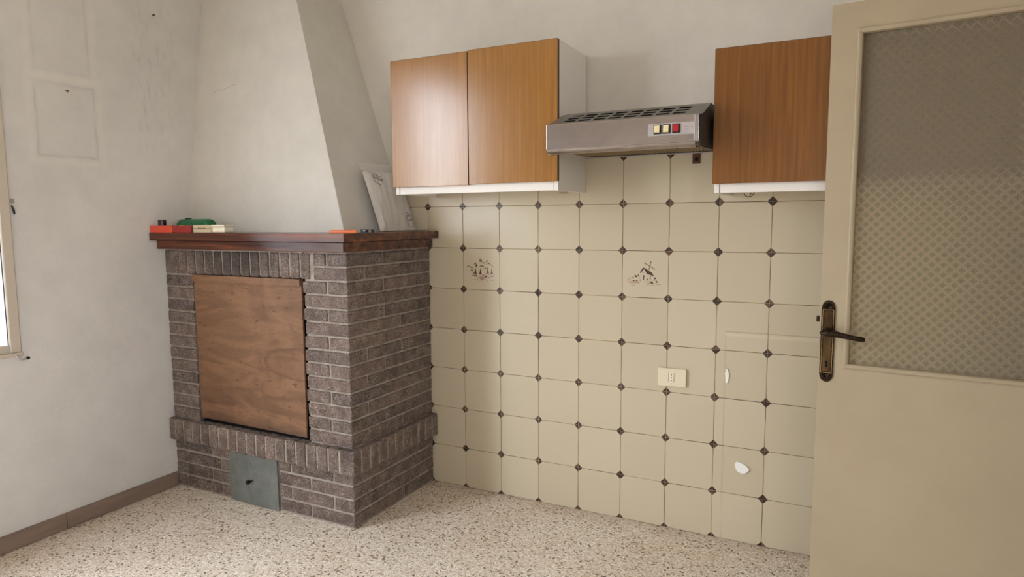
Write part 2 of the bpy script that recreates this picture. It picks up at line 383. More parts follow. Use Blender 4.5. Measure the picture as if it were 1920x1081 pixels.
def tube(bm, pts, rad, n=10, closed=False):
    pts = [Vector(p) for p in pts]; rings = []
    N = len(pts)
    for i, p in enumerate(pts):
        a = pts[(i - 1) % N] if (closed or i > 0) else pts[i]; b = pts[(i + 1) % N] if (closed or i < N - 1) else pts[i]
        d = (b - a).normalized(); q = d.to_track_quat('Z', 'Y').to_matrix()
        rr = rad[i] if isinstance(rad, (list, tuple)) else rad
        if isinstance(rr, (int, float)): rr = (rr, rr)
        rings.append([bm.verts.new(p + q @ Vector((math.cos(2 * math.pi * k / n) * rr[0], math.sin(2 * math.pi * k / n) * rr[1], 0))) for k in range(n)])
    m_ = N if closed else N - 1
    for i in range(m_):
        A, B = rings[i], rings[(i + 1) % N]
        for k in range(n): bm.faces.new([A[k], A[(k + 1) % n], B[(k + 1) % n], B[k]])
    if not closed: bm.faces.new(rings[0][::-1]); bm.faces.new(rings[-1])
def mesh(bm, name, mat, smooth=False, center=True, origin=None):
    bmesh.ops.recalc_face_normals(bm, faces=bm.faces)
    if origin is None:
        if center and len(bm.verts):
            xs = [v.co for v in bm.verts]
            mn = Vector([min(v[i] for v in xs) for i in range(3)]); mxx = Vector([max(v[i] for v in xs) for i in range(3)])
            origin = Vector(((mn.x + mxx.x) / 2, (mn.y + mxx.y) / 2, mn.z))
        else: origin = Vector((0, 0, 0))
    origin = Vector(origin)
    bmesh.ops.translate(bm, verts=bm.verts, vec=-origin)
    me = bpy.data.meshes.new(name); bm.to_mesh(me); bm.free()
    me.materials.append(mt(mat))
    if smooth:
        for pgn in me.polygons: pgn.use_smooth = True
        try: me.set_sharp_from_angle(angle=R(35))
        except Exception: pass
    return me, origin
def obj(name, bm, mat, parent=None, smooth=False, label=None, origin=None):
    me, o0 = mesh(bm, name, mat, smooth, origin=origin)
    o = bpy.data.objects.new(name, me); C.objects.link(o)
    if parent is not None:
        o.parent = parent; o.location = o0 - world_loc(parent)
    else: o.location = o0
    if smooth: wn(o)
    if label: o['label'] = label
    return o
def wn(o):
    md = o.modifiers.new('weighted_normals', 'WEIGHTED_NORMAL'); md.keep_sharp = True; md.weight = 90
def world_loc(o):
    v = Vector(o.location); p_ = o.parent
    while p_ is not None: v += Vector(p_.location); p_ = p_.parent
    return v
def empty(name, loc, label, cat=None, kind=None, group=None):
    o = bpy.data.objects.new(name, None); C.objects.link(o); o.location = loc; o.empty_display_size = .05
    o['label'] = label
    if cat: o['category'] = cat
    if kind: o['kind'] = kind
    if group: o['group'] = group
    return o
def tag(o, label, cat=None, kind=None, group=None):
    o['label'] = label
    if cat: o['category'] = cat
    if kind: o['kind'] = kind
    if group: o['group'] = group
    return o
def B(): return bmesh.new()
def bx(name, mat, parent, *a, bev=0., seg=1, label=None, smooth=False):
    bm = B(); box(bm, *a, bev=bev, seg=seg); return obj(name, bm, mat, parent, smooth, label)

# ------------------------------------------------------------------ room shell
bm = B(); box(bm, XL - .14, XR + .2, YB - .25, .2, -.12, 0)
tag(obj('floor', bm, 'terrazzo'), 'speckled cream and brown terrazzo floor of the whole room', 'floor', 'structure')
bm = B(); box(bm, XL - .14, XR + .2, YB - .25, .2, ZC, ZC + .12)
tag(obj('ceiling', bm, 'ceiling'), 'flat white ceiling over the room', 'ceiling', 'structure')
bm = B(); box(bm, XL - .14, XR + .2, .006, .2, 0, ZC)
wall_back = tag(obj('wall_back', bm, 'plaster'), 'white plaster wall with cream tiles over its lower half', 'wall', 'structure')
def wall_with_hole(name, axis, a0, a1, t0, t1, h0, h1, z0, z1, mat):
    bm = B()
    def bb(p0, p1, q0, q1):
        if axis == 'y': box(bm, t0, t1, p0, p1, q0, q1)
        else: box(bm, p0, p1, t0, t1, q0, q1)
    bb(a0, h0, 0, ZC); bb(h1, a1, 0, ZC); bb(h0, h1, z1, ZC)
    if z0 > 0: bb(h0, h1, 0, z0)
    return obj(name, bm, mat)
bm = B()
for a in ((YB, BY0, 0, ZC), (BY0, BY1, 0, BZ0), (BY0, BY1, BZ1, ZC), (BY1, WY0, 0, ZC), (WY0, WY1, 0, WZ0), (WY0, WY1, WZ1, ZC), (WY1, .006, 0, ZC)): box(bm, XL - .14, XL, *a)
tag(obj('wall_left', bm, 'plaster_left'), 'off-white left wall with ghost outlines of removed pictures', 'wall', 'structure')
bm = B(); box(bm, XL, XR, YB - .25, YB, 0, ZC)
tag(obj('wall_rear', bm, 'plaster_pink'), 'plain plaster wall behind the viewer', 'wall', 'structure')
bm = B()
for a in ((YB, RY0, 0, ZC), (RY0, RY1, 0, RZ0), (RY0, RY1, RZ1, ZC), (RY1, -1.32, 0, ZC), (-1.32, -.505, 2.02, ZC), (-.505, .006, 0, ZC)): box(bm, XR, XR + .2, *a)
tag(obj('wall_right', bm, 'plaster'), 'plain plaster wall that carries the door', 'wall', 'structure')
# dim hallway beyond the doorway
bm = B(); box(bm, XR + 1.2, XR + 1.3, -2.2, .4, 0, ZC); box(bm, XR + .2, XR + 1.3, .2, .3, 0, ZC); box(bm, XR + .2, XR + 1.3, -2.2, -2.1, 0, ZC); box(bm, XR + .2, XR + 1.3, -2.2, .4, ZC, ZC + .1)
tag(obj('wall_hall', bm, 'plaster'), 'hallway wall beyond the doorway', 'wall', 'structure')
bm = B(); box(bm, XR + .2, XR + 1.3, -2.2, .4, -.12, 0)
tag(obj('floor_hall', bm, 'terrazzo'), 'terrazzo floor of the hallway', 'floor', 'structure')

# baseboard on the left wall, stone lengths with open joints
bb = empty('baseboard_left', (XL, -.62, 0), 'grey-brown stone skirting along the left wall', 'baseboard', 'structure')
ys = [-.622, -1.166, -1.73, -2.3, -2.87, -3.44, -4.01, -4.59]
for a, b in zip(ys[:-1], ys[1:]):
    bx('skirting_stone', 'skirting', bb, XL, XL + .010 + random.uniform(0, .002), b + .0012, a - .0012, .002, .073, bev=.0012)

# tiles on the back wall
grout = bx('grout_bed', 'grout', wall_back, .0, XR, .0012, .0062, 0, 1.601)
bm = B(); box(bm, -.2, -.001, .0012, .0062, 1.285, 1.601); obj('grout_bed', bm, 'grout', wall_back)
G = .0010
def tile_mesh(x0, x1, z0, z1):
    bm = B(); box(bm, x0, x1, 0, .006, z0, z1, bev=.0012)
    return mesh(bm, 'tile', 'tile', origin=(0, 0, 0))[0]
full_tile = tile_mesh(-.1 + G, .1 - G, -.1 + G, .1 - G)
tiles = {}
def put_tile(c, r_, me=full_tile, dx=0.):
    o = bpy.data.objects.new('tile', me); C.objects.link(o); o.parent = wall_back
    w = Vector((c * .2 + .1, random.uniform(-.0002, .0003), r_ * .2 + .1))
    o.location = w - world_loc(wall_back)
    tiles[(c, r_)] = o
for r_ in range(8):
    for c_ in range(13): put_tile(c_, r_)
cut = tile_mesh(-.1 + G, -.045, -.1 + G, .1 - G)
for r_ in range(8): put_tile(13, r_, cut)
put_tile(-1, 7); put_tile(-1, 6, tile_mesh(-.03, .1 - G, -.014, .1 - G))

# printed pictures on two tiles, drawn in tile coordinates
def decal(tile, polys, conv):
    groups = {}
    for mat_, pts in polys: groups.setdefault(mat_, []).append(pts)
    for mat_, pl_ in groups.items():
        bm = B()
        for k, pts in enumerate(pl_):
            prism(bm, [conv(*p_) for p_ in pts], 'y', -.0006 - .00002 * k, -.0001)
        me, o0 = mesh(bm, 'printed_picture', mat_, origin=(0, 0, 0))
        o = bpy.data.objects.new('printed_picture', me); C.objects.link(o); o.parent = tile
def stroke(x0, y0, x1, y1, w0, w1=None):
    w1 = w0 if w1 is None else w1
    d = Vector((x1 - x0, y1 - y0)); n_ = Vector((-d.y, d.x)).normalized()
    return [(x0 + n_.x * w0, y0 + n_.y * w0), (x1 + n_.x * w1, y1 + n_.y * w1), (x1 - n_.x * w1, y1 - n_.y * w1), (x0 - n_.x * w0, y0 - n_.y * w0)]
def fir(x, y0, y1, w): return [(x, y0), (x + w * .45, (y0 + y1) / 2), (x + w * .4, (y0 + y1) / 2 + 6), (x + w, y1), (x - w, y1), (x - w * .4, (y0 + y1) / 2 + 6), (x - w * .45, (y0 + y1) / 2)]
cl = lambda x, y: ((x - 85) / 1040 * .2 - .1, .1 - (y + 62) / 1158 * .2)
land = [
 ('ink', fir(437, 470, 650, 36)), ('ink', fir(578, 490, 665, 38)), ('ink_mid', fir(782, 430, 635, 40)), ('ink_mid', fir(900, 480, 640, 36)),
 ('ink_mid', [(548, 235), (578, 222), (612, 250), (635, 300), (600, 318), (560, 320)]), ('ink', [(612, 258), (640, 300), (620, 318), (606, 300)]),
 ('ink', [(385, 395), (440, 330), (458, 350), (420, 380)]), ('ink', [(440, 340), (500, 425), (470, 450), (440, 450), (452, 400)]),
 ('ink_mid', [(520, 465), (600, 395), (655, 420), (640, 450), (590, 440)]), ('ink', [(640, 415), (682, 430), (665, 455), (645, 445)]),
 ('ink', [(765, 252), (785, 300), (762, 310), (738, 318)]), ('ink_pale', stroke(735, 330, 690, 385, 5)), ('ink_pale', stroke(790, 320, 735, 390, 4)),
 ('ink', [(800, 345), (820, 335), (845, 365), (820, 370)]), ('ink_mid', stroke(845, 365, 965, 450, 8, 3)), ('ink_mid', stroke(800, 350, 760, 380, 5, 3)),
 ('ink', stroke(665, 325, 690, 350, 12)), ('ink_mid', stroke(180, 455, 260, 440, 10, 6)), ('ink', stroke(235, 432, 320, 475, 8)), ('ink', [(300, 470), (345, 470), (355, 505), (325, 500)]),
 ('ink', [(290, 540), (345, 540), (370, 570), (340, 585)]), ('ink', stroke(370, 600, 380, 640, 12)), ('ink', stroke(385, 640, 365, 700, 9)),
 ('ink_red', stroke(395, 705, 475, 705, 22)), ('ink_mid', stroke(310, 725, 370, 705, 10)), ('ink', stroke(640, 520, 700, 495, 5)), ('ink', [(700, 480), (725, 468), (750, 485), (715, 500)]),
 ('ink_red', stroke(630, 700, 690, 695, 14)), ('ink', [(700, 735), (735, 690), (775, 750)]), ('ink_mid', stroke(770, 690, 840, 760, 6)), ('ink_mid', stroke(870, 712, 945, 708, 10, 5)),
 ('ink_red', stroke(480, 780, 560, 735, 6)), ('ink_red', stroke(560, 735, 690, 740, 8)), ('ink_red', stroke(560, 775, 640, 800, 10)), ('ink_red', stroke(640, 800, 690, 780, 8)),
 ('ink_pale', stroke(370, 820, 520, 800, 5)), ('ink_pale', stroke(480, 845, 650, 838, 4)), ('ink_pale', stroke(690, 800, 970, 825, 5)), ('ink_pale', stroke(400, 655, 620, 670, 6)), ('ink_pale', stroke(640, 665, 960, 665, 5)),
 ('ink_pale', stroke(250, 600, 320, 560, 5)), ('ink_pale', stroke(770, 820, 765, 885, 4)), ('ink_pale', stroke(796, 830, 800, 880, 4)), ('ink_pale', stroke(520, 350, 640, 360, 3)),
]
decal(tiles[(1, 5)], land, cl)
cw = lambda x, y: ((x - 23) / 1320 * .2 - .1, .1 - (y + 77) / 1327 * .2)
mill = [
 ('ink_mid', stroke(848, 210, 790, 465, 16, 11)), ('ink_mid', stroke(655, 262, 968, 438, 13, 10)),
 ('ink', [(640, 385), (672, 415), (560, 550), (525, 545), (590, 440)]),
 ('ink', [(640, 400), (700, 420), (800, 490), (880, 535), (935, 632), (830, 600), (735, 570), (690, 500)]),
 ('ink', stroke(648, 610, 640, 745, 14)), ('ink_red', stroke(640, 530, 645, 552, 10)), ('ink_mid', stroke(765, 620, 762, 640, 12)), ('ink', stroke(845, 630, 838, 670, 8)),
 ('ink', [(365, 640), (410, 610), (470, 670), (430, 680)]), ('ink_mid', [(455, 640), (475, 575), (545, 660), (490, 640)]), ('ink_pale', stroke(180, 745, 360, 665, 8)),
 ('ink_pale', stroke(180, 760, 330, 760, 8)), ('ink', stroke(335, 775, 380, 775, 16)), ('ink', stroke(420, 768, 470, 768, 15)), ('ink_red', stroke(180, 825, 510, 822, 5)), ('ink_red', stroke(300, 690, 370, 690, 7)),
 ('ink_mid', stroke(560, 730, 535, 790, 6)), ('ink_mid', stroke(490, 690, 545, 712, 6)), ('ink_pale', stroke(210, 800, 500, 796, 6)), ('ink_pale', stroke(250, 850, 540, 835, 5)),
 ('ink', [(735, 735), (755, 700), (785, 735)]), ('ink', [(800, 715), (835, 695), (855, 720)]), ('ink', [(945, 720), (955, 670), (990, 660), (985, 715)]),
 ('ink', [(835, 825), (865, 770), (930, 835)]), ('ink_red', [(975, 805), (1010, 750), (1065, 815)]), ('ink_red', stroke(760, 835, 960, 842, 6)), ('ink_pale', stroke(1000, 735, 1130, 735, 5)),
 ('ink_mid', stroke(990, 860, 1140, 855, 6)), ('ink_pale', stroke(700, 780, 840, 770, 5)), ('ink_pale', stroke(900, 745, 1010, 752, 7)), ('ink_mid', stroke(860, 885, 960, 880, 4)), ('ink_mid', stroke(290, 905, 410, 900, 4)), ('ink_pale', stroke(700, 880, 850, 900, 4)), ('ink_pale', stroke(740, 800, 830, 812, 5)),
]
decal(tiles[(5, 5)], mill, cw)

# ------------------------------------------------------------------ windows
def window(name, axis, t, h0, h1, z0, z1, label, inward, first_pane='glass_clear', cat='window', single=False, split=.5):
    """casement window whose inner face is at coordinate t"""
    w = empty(name, (t, (h0 + h1) / 2, z0) if axis == 'y' else ((h0 + h1) / 2, t, z0), label, cat, 'structure')
    def bb(nm, mat, p0, p1, d0, d1, q0, q1, bev=.003):
        a, b = sorted((t + inward * d0, t + inward * d1))
        if axis == 'y': return bx(nm, mat, w, a, b, p0, p1, q0, q1, bev=bev)
        return bx(nm, mat, w, p0, p1, a, b, q0, q1, bev=bev)
    fw = .04
    bb('frame_jamb', 'cream_window', h1, h1 + fw, -.05, .012, z0 - .03, z1 + fw)
    bb('frame_jamb', 'cream_window', h0 - fw, h0 + .01, -.05, .012, z0 - .03, z1 + fw)
    bb('frame_head', 'cream_window', h0 + .01, h1 - .01, -.05, .012, z1 - .01, z1 + fw)
    bb('sill', 'cream_window', h0 - fw, h1 + fw, -.05, .022, z0 - .045, z0 - .03)
    bb('frame_bottom', 'cream_window', h0 + .01, h1 - .01, -.05, .008, z0 - .03, z0 + .004)
    if single:
        bb('pane', first_pane, h0, h1, -.034, -.03, z0, z1, 0); return w
    mid = h1 - (h1 - h0) * split
    bb('mullion', 'cream_window', mid - .03, mid + .03, -.04, .005, z0, z1)
    bb('pane', first_pane, mid + .03, h1 - .001, -.009, -.005, z0, z1, 0)
    bb('pane', 'glass_clear', h0, mid - .03, -.034, -.03, z0, z1, 0)
    return w
win = window('window_1', 'y', XL, WY0, WY1, WZ0, WZ1, 'cream-framed casement window at the left edge, blown out by daylight', 1, 'sheer', split=.70)
window('door_2', 'y', XL, BY0, BY1, BZ0 + .03, BZ1, 'glazed balcony door in the left wall, out of view', 1, 'glass_clear', 'door', single=True)
window('fill_window', 'y', XR, RY0, RY1, RZ0, RZ1, 'casement window added in the right wall for fill light, out of view', -1)
# hardware on the visible jamb
bm = B(); box(bm, XL + .0005, XL + .006, -1.284, -1.270, 1.412, 1.430, .001)
obj('hinge_plate', bm, 'steel_plain', win)
bm = B(); tube(bm, [(XL + .004, -1.281, 1.404), (XL + .006, -1.276, 1.384), (XL + .005, -1.273, 1.368)], [.0025, .0045, .003], 8)
obj('hinge_pin', bm, 'black_rubber', win, True)
bm = B(); tube(bm, [(XL + .018, -1.318, .800), (XL + .026, -1.312, .786), (XL + .030, -1.296, .780), (XL + .030, -1.284, .784)], .0045, 8)
obj('stay_hook', bm, 'steel_plain', win, True)
bm = B(); cyl(bm, (XL + .030, -1.286, .784), 'y', .006, .006, .012, 10)
obj('hook_tip', bm, 'black_rubber', win, True)

# nails left in the left wall
def nail(y, z, label):
    bm = B(); cyl(bm, (XL + .0002, y, z), (1, 0, -.2), .0022, .0022, .014, 8); cyl(bm, (XL + .014, y, z - .0028), (1, 0, -.2), .0045, .0045, .002, 10)
    tag(obj('nail', bm, 'rust', None, True), label, 'nail')
nail(-1.036, 1.893, 'nail left in the wall at the top of the lower ghost picture outline')
nail(-.612, 2.315, 'lone nail high on the left wall, near the chimney')

# ------------------------------------------------------------------ fireplace
XS = .006
fp = empty('fireplace', ((XL + XS) / 2, -.31, 0), 'grey-brown rustic brick fireplace with wooden mantel in the corner', 'fireplace')
OX0, OX1, OZ0, OZ1 = -.948, -.240, .36, 1.085
bm = B(); rc = .006
box(bm, XL + .002, XS - rc, YF + rc, -.002, 0, .25)                       # base
box(bm, XL + .002, OX0 - .004, YF + rc, -.002, .25, 1.204)                       # left pier
box(bm, OX1 + .009, XS - rc, YF + rc, -.002, .25, 1.204)                         # right pier
box(bm, OX0 - .004, OX1 + .004, YF + rc, -.002, OZ1 + .006, 1.204)               # lintel
obj('mortar_core', bm, 'mortar', fp)
bm = B(); box(bm, OX0, OX1, YF + .19, -.003, .25, OZ1 + .006); box(bm, OX0 - .003, OX1 + .0085, YF + .008, YF + .19, .25, .362); obj('sooty_firebox', bm, 'soot', fp)
BR = {}
def brick(x0, x1, y0, y1, z0, z1, jit=1.):
    j = .0025
    dx = x1 - x0; dy = y1 - y0; dz = z1 - z0
    key = (round(dx, 3), round(dy, 3), round(dz, 3))
    if key not in BR:
        bm = B(); rn = random.Random(hash(key) & 0xffff)
        box(bm, -key[0] / 2, key[0] / 2, -key[1] / 2, key[1] / 2, 0, key[2], bev=.0035)
        for v in bm.verts: v.co += Vector((rn.uniform(-1, 1), rn.uniform(-1, 1), rn.uniform(-1, 1))) * .0008
        BR[key] = mesh(bm, 'brick', 'brick', origin=(0, 0, 0))[0]
    o = bpy.data.objects.new('brick', BR[key]); C.objects.link(o); o.parent = fp
    ox = random.uniform(0, .0016) * jit; oy = random.uniform(-.0016, .0008) * jit
    if x1 < XS - .01: ox = 0
    o.location = Vector(((x0 + x1) / 2 + ox, (y0 + y1) / 2 + oy, z0)) - world_loc(fp)
    o.rotation_euler = (random.uniform(-.004, .004), random.uniform(-.004, .004), 0)
J = .009; D = .055
def front_row(z0, z1, x1, joints, x0):
    """bricks on the front face from x1 leftwards to x0, joint positions given"""
    xs = [x1] + [j for j in joints if x0 + .02 < j < x1 - .02] + [x0]
    for a, b in zip(xs[:-1], xs[1:]):
        aa = a if a == x1 else a - J / 2; bb_ = b if b == x0 else b + J / 2
        brick(bb_, aa, YF, YF + D, z0, z1)
def side_row(z0, z1, joints):
    xs = [YF + D + .0005] + joints + [-.001]
    for i, (a, b) in enumerate(zip(xs[:-1], xs[1:])):
        aa = a if i == 0 else a + J / 2; bb_ = b if b == xs[-1] else b - J / 2
        if bb_ - aa > .012: brick(XS - D, XS, aa, bb_, z0, z1)
SA = [YF + .25, YF + .50]; SB = [YF + .122, YF + .372]
def corner_and_rows(z0, z1, typeA, front_x0, top=False):
    if typeA:     # corner brick: short on the front, long on the side
        cx0 = XS - .112
        brick(cx0 + J / 2, XS, YF, YF + .25 - J / 2, z0, z1)
        fj = [cx0 - k * .25 for k in range(1, 6)]
        front_row(z0, z1, cx0 - J / 2, fj, front_x0)
        sj = [YF + .50]
        xs = [YF + .25] + sj + [-.001 + J / 2]
        for a, b in zip(xs[:-1], xs[1:]): brick(XS - D, XS, a + J / 2, b - J / 2, z0, z1)
    else:
        L_ = .246; cx0 = max(XS - L_, front_x0 if front_x0 > XS - .26 else -9)
        brick(cx0 + (J / 2 if cx0 > front_x0 else 0), XS, YF, YF + .122 - J / 2, z0, z1)
        if cx0 > front_x0 + .02:
            front_row(z0, z1, cx0 - J / 2, [cx0 - k * .25 for k in range(1, 6)], front_x0)
        xs = [YF + .122, YF + .372, -.001 + J / 2]
        for a, b in zip(xs[:-1], xs[1:]): brick(XS - D, XS, a + J / 2, b - J / 2, z0, z1)
CH = .06
for k in range(14):
    z1 = 1.2 - k * CH - J / 2; z0 = z1 - CH + J
    A = (k % 2 == 0)
    if k == 0: corner_and_rows(z0, z1, True, -.176)
    elif k == 1: corner_and_rows(z0, z1, False, -.176)
    else: corner_and_rows(z0, z1, A, OX1 + random.uniform(-.003, .003))
    if k >= 2:
        brick(XL + .003, OX0 + random.uniform(-.004, .002), YF, YF + D, z0, z1)
# soldier course over the opening
zt, zb_ = 1.2 - J / 2, 1.2 - 2 * CH + J / 2
brick(XL + .003, -1.045, YF, YF + D, zb_, zt)
x = -1.038
while x < -.20:
    w = min(.0515, -.182 - x)
    brick(x, x + w, YF, YF + D, zb_, zt); x += .0605
# ledge of upright bricks
LP = .030; lz0, lz1 = .250, .360
x = XL + .003; first = True
while x < XS + LP - .031:
    w = .034 if first else .0535
    if x + w + .0085 > XS + LP - .03: w = XS + LP - x
    if x + w > XS + LP - .001: brick(x, x + w, YF - LP, YF - LP + .053, lz0, lz1); break
    brick(x, x + w, YF - LP, YF + .10 if not (OX0 < x < OX1 - .05) else YF + .008 + .07, lz0 + random.uniform(-.002, .002), lz1 + random.uniform(-.002, .001)); x += w + .0085; first = False
y = YF - LP + .053 + .0085
while y < -.03:
    w = min(.052, -.002 - y)
    brick(XS - D if y > YF + .055 else XS + .001, XS + LP, y, y + w, lz0 + random.uniform(-.002, .002), lz1 + random.uniform(-.002, .001)); y += w + .0085
bm = B(); box(bm, XL + .002, XS + LP - .003, YF - LP + .004, -.002, lz0 + .004, lz1 - .005); obj('ledge_mortar', bm, 'mortar', fp)
# base courses
bc = .25 / 4
DX0, DX1 = -.742, -.432
for k in range(4):
    z1 = .25 - k * bc - (.001 if k else J * .4); z0 = .25 - (k + 1) * bc + J
    A = (k % 2 == 0)
    corner_and_rows(z0, z1, A, DX1 + .004)
    xs = [XL + .003] + ([-.880] if A else [-1.065, -.815]) + [DX0 - .002]
    for i, (a, b) in enumerate(zip(xs[:-1], xs[1:])):
        brick(a + (J / 2 if i else 0), b - (J / 2 if i < len(xs) - 2 else 0), YF, YF + D, z0, z1)
# ash door
bm = B(); prism(bm, [(-.744, .003), (-.430, .003), (-.434, .244), (-.748, .240)], 'y', YF - .008, YF - .003)
ash = obj('ash_door', bm, 'zinc', fp, label='grey sheet-metal ash door')
bm = B(); cyl(bm, (-.600, YF - .008, .118), (0, -1, 0), .0035, .0035, .016, 10); cyl(bm, (-.600, YF - .022, .118), (0, -1, 0), .009, .011, .012, 16)
obj('knob', bm, 'black_rubber', ash, True, label='black round knob')
# mantel: two varnished boards, wrapping the corner
def L_board(name, xr, yf, z0, z1, bev, depth):
    bm = B(); prism(bm, [(XL + .001, yf), (xr, yf), (xr, -.001), (xr - depth, -.001), (xr - depth, yf + depth), (XL + .001, yf + depth)], 'z', z0, z1)
    bmesh.ops.bevel(bm, geom=[e_ for e_ in bm.edges], offset=bev, segments=2, profile=.5, affect='EDGES')
    return obj(name, bm, 'walnut', fp, True)
bm = B(); prism(bm, [(XL + .001, -.697), (.061, -.697), (.061, -.001), (XL + .001, -.001)], 'z', 1.247, 1.283)
bmesh.ops.bevel(bm, geom=list(bm.edges), offset=.002, segments=2, profile=.5, affect='EDGES')
obj('mantel_shelf', bm, 'walnut', fp, True, 'glossy red-brown mantel shelf')
bm = B(); prism(bm, [(XL + .001, -.660), (.026, -.660), (.026, -.001), (XL + .001, -.001)], 'z', 1.205, 1.2455)
bmesh.ops.bevel(bm, geom=list(bm.edges), offset=.003, segments=2, profile=.5, affect='EDGES')
obj('mantel_moulding', bm, 'walnut', fp, True, 'lower stepped mantel board')

# plywood board closing the hearth
pb = empty('hearth_board', (-.6, YF + .01, .375), 'stained plywood board closing the fireplace opening', 'board')
bm = B(); prism(bm, [(-.941, .378), (-.256, .372), (-.255, 1.082), (-.945, 1.082)], 'y', YF + .006, YF + .016)
obj('plywood_panel', bm, 'plywood', pb)
bm = B(); prism(bm, [(-.947, 1.048), (-.256, 1.052), (-.256, 1.082), (-.947, 1.082)], 'y', YF - .005, YF + .0055)
obj('top_batten', bm, 'plywood', pb, label='narrow batten along the top of the board')

# ------------------------------------------------------------------ chimney breast
def chim(z): return -.118 - .338 * (z - 1.283), -.484 + .131 * (z - 1.287)
bm = B()
zz = [1.2835, 1.7, 2.1, 2.5, ZC - .001]; rings = []
for z in zz:
    xr, yf = chim(z)
    rings.append([bm.verts.new(p_) for p_ in ((XL + .0005, yf, z), (xr, yf, z), (xr, .0, z) if z < 1.61 else (xr, .0055, z), (XL + .0005, .0 if z < 1.61 else .0055, z))])
for a, b in zip(rings[:-1], rings[1:]):
    for i in range(4): bm.faces.new([a[i], a[(i + 1) % 4], b[(i + 1) % 4], b[i]])
bm.faces.new(rings[0][::-1]); bm.faces.new(rings[-1])
bmesh.ops.bevel(bm, geom=[e_ for e_ in bm.edges if abs(e_.verts[0].co.z - e_.verts[1].co.z) > .1 and e_.verts[0].co.y < -.1 and e_.verts[0].co.x > XL + .1], offset=.006, segments=2, profile=.5, affect='EDGES')
ch = tag(obj('chimney_breast', bm, 'plaster_chimney', None), 'tapering off-white plastered chimney hood rising from the mantel', 'chimney')
bm = B(); pts = [(-1.02, 1.975), (-.97, 1.985), (-.93, 1.988), (-.88, 2.003), (-.85, 2.006)]
for a, b in zip(pts[:-1], pts[1:]):
    q_ = [(a[0], a[1] - .0006), (b[0], b[1] - .0006), (b[0], b[1] + .0008), (a[0], a[1] + .0008)]
    v_ = [bm.verts.new((x_, chim(z_)[1] - .0004, z_)) for x_, z_ in q_]; bm.faces.new(v_)
obj('plaster_crack', bm, 'scratch', ch)

# ------------------------------------------------------------------ wall cabinets
def cabinet(name, x0, x1, zb, zt, splits, label, door_mat, door_zb, drops, group=None):
    cb = empty(name, ((x0 + x1) / 2, 0, zb), label, 'cabinet')
    yf = -.311
    for nm, xa in (('side_panel', x0 + .003), ('side_panel', x1 - .021)):
        bx(nm, 'laminate', cb, xa, xa + .018, yf, -.0015, zb, zt, bev=.0006)
    bx('top_panel', 'laminate', cb, x0 + .0215, x1 - .0215, yf, -.0015, zt - .018, zt, bev=.0005)
    bx('bottom_panel', 'laminate', cb, x0 + .0215, x1 - .0215, yf + .001, -.0015, door_zb + .002, door_zb + .018, bev=.0005)
    bx('back_panel', 'laminate', cb, x0 + .0215, x1 - .0215, -.006, -.0016, door_zb + .02, zt - .02)
    bx('valance', 'laminate', cb, x0 + .0235, x1 - .0235, yf + .0015, yf + .016, zb + .001, door_zb, bev=.0005)
    bx('end_shadow_gap', 'edge_dark', cb, x0 + .0212, x0 + .0233, yf + .004, yf + .016, zb + .001, door_zb)
    xs = splits
    for i, (a, b) in enumerate(zip(xs[:-1], xs[1:])):
        aa = a + (.002 if i else 0); bb_ = b - (.002 if i < len(xs) - 2 else 0)
        d = bx('door', door_mat, cb, aa, bb_, yf - .019, yf - .002, door_zb - .002 + drops[i], zt - .002 + drops[i], bev=.0008)
        w_ = world_loc(d)
        bx('edge_band', 'edge_dark', d, bb_ - .0006, bb_ + .0006, yf - .0185, yf - .0025, door_zb + drops[i], zt - .004 + drops[i])
        bx('edge_band', 'edge_dark', d, aa - .0006, aa + .0006, yf - .0185, yf - .0025, door_zb + drops[i], zt - .004 + drops[i])
        bx('edge_band', 'edge_dark', d, aa + .001, bb_ - .001, yf - .0185, yf - .0025, zt - .0022 + drops[i], zt - .001 + drops[i])
    return cb
cabinet('wall_cabinet', .037, .832, 1.449, 2.033, [.037, .429, .834], 'two-door teak-fronted wall cabinet left of the range hood, above the fireplace side', 'teak', 1.487, [-.003, 0])
cabinet('wall_cabinet', 1.429, 2.33, 1.424, 1.922, [1.429, 1.877, 2.332], 'teak-fronted wall cabinet right of the range hood, its doors coloured darker for shade, partly behind the door', 'teak_shaded', 1.459, [0, 0])

# ------------------------------------------------------------------ range hood
HX0, HX1, HF = .856, 1.410, -.490
hd = empty('range_hood', ((HX0 + HX1) / 2, 0, 1.575), 'slim stainless steel range hood between the two wall cabinets', 'range hood')
bm = B()
prof = [(HF, 1.592), (HF, 1.680), (HF + .003, 1.6835), (HF + .012, 1.6845), (-.345, 1.7385), (-.30, 1.741)]
# outer shell without the vent cells
def P3(x_, k): return (x_, k[0], k[1])
bm2 = B()
box(bm, HX0, HX1, HF, HF + .010, 1.590, 1.6815, bev=.0025, seg=2)
obj('front_panel', bm, 'steel', hd, True)
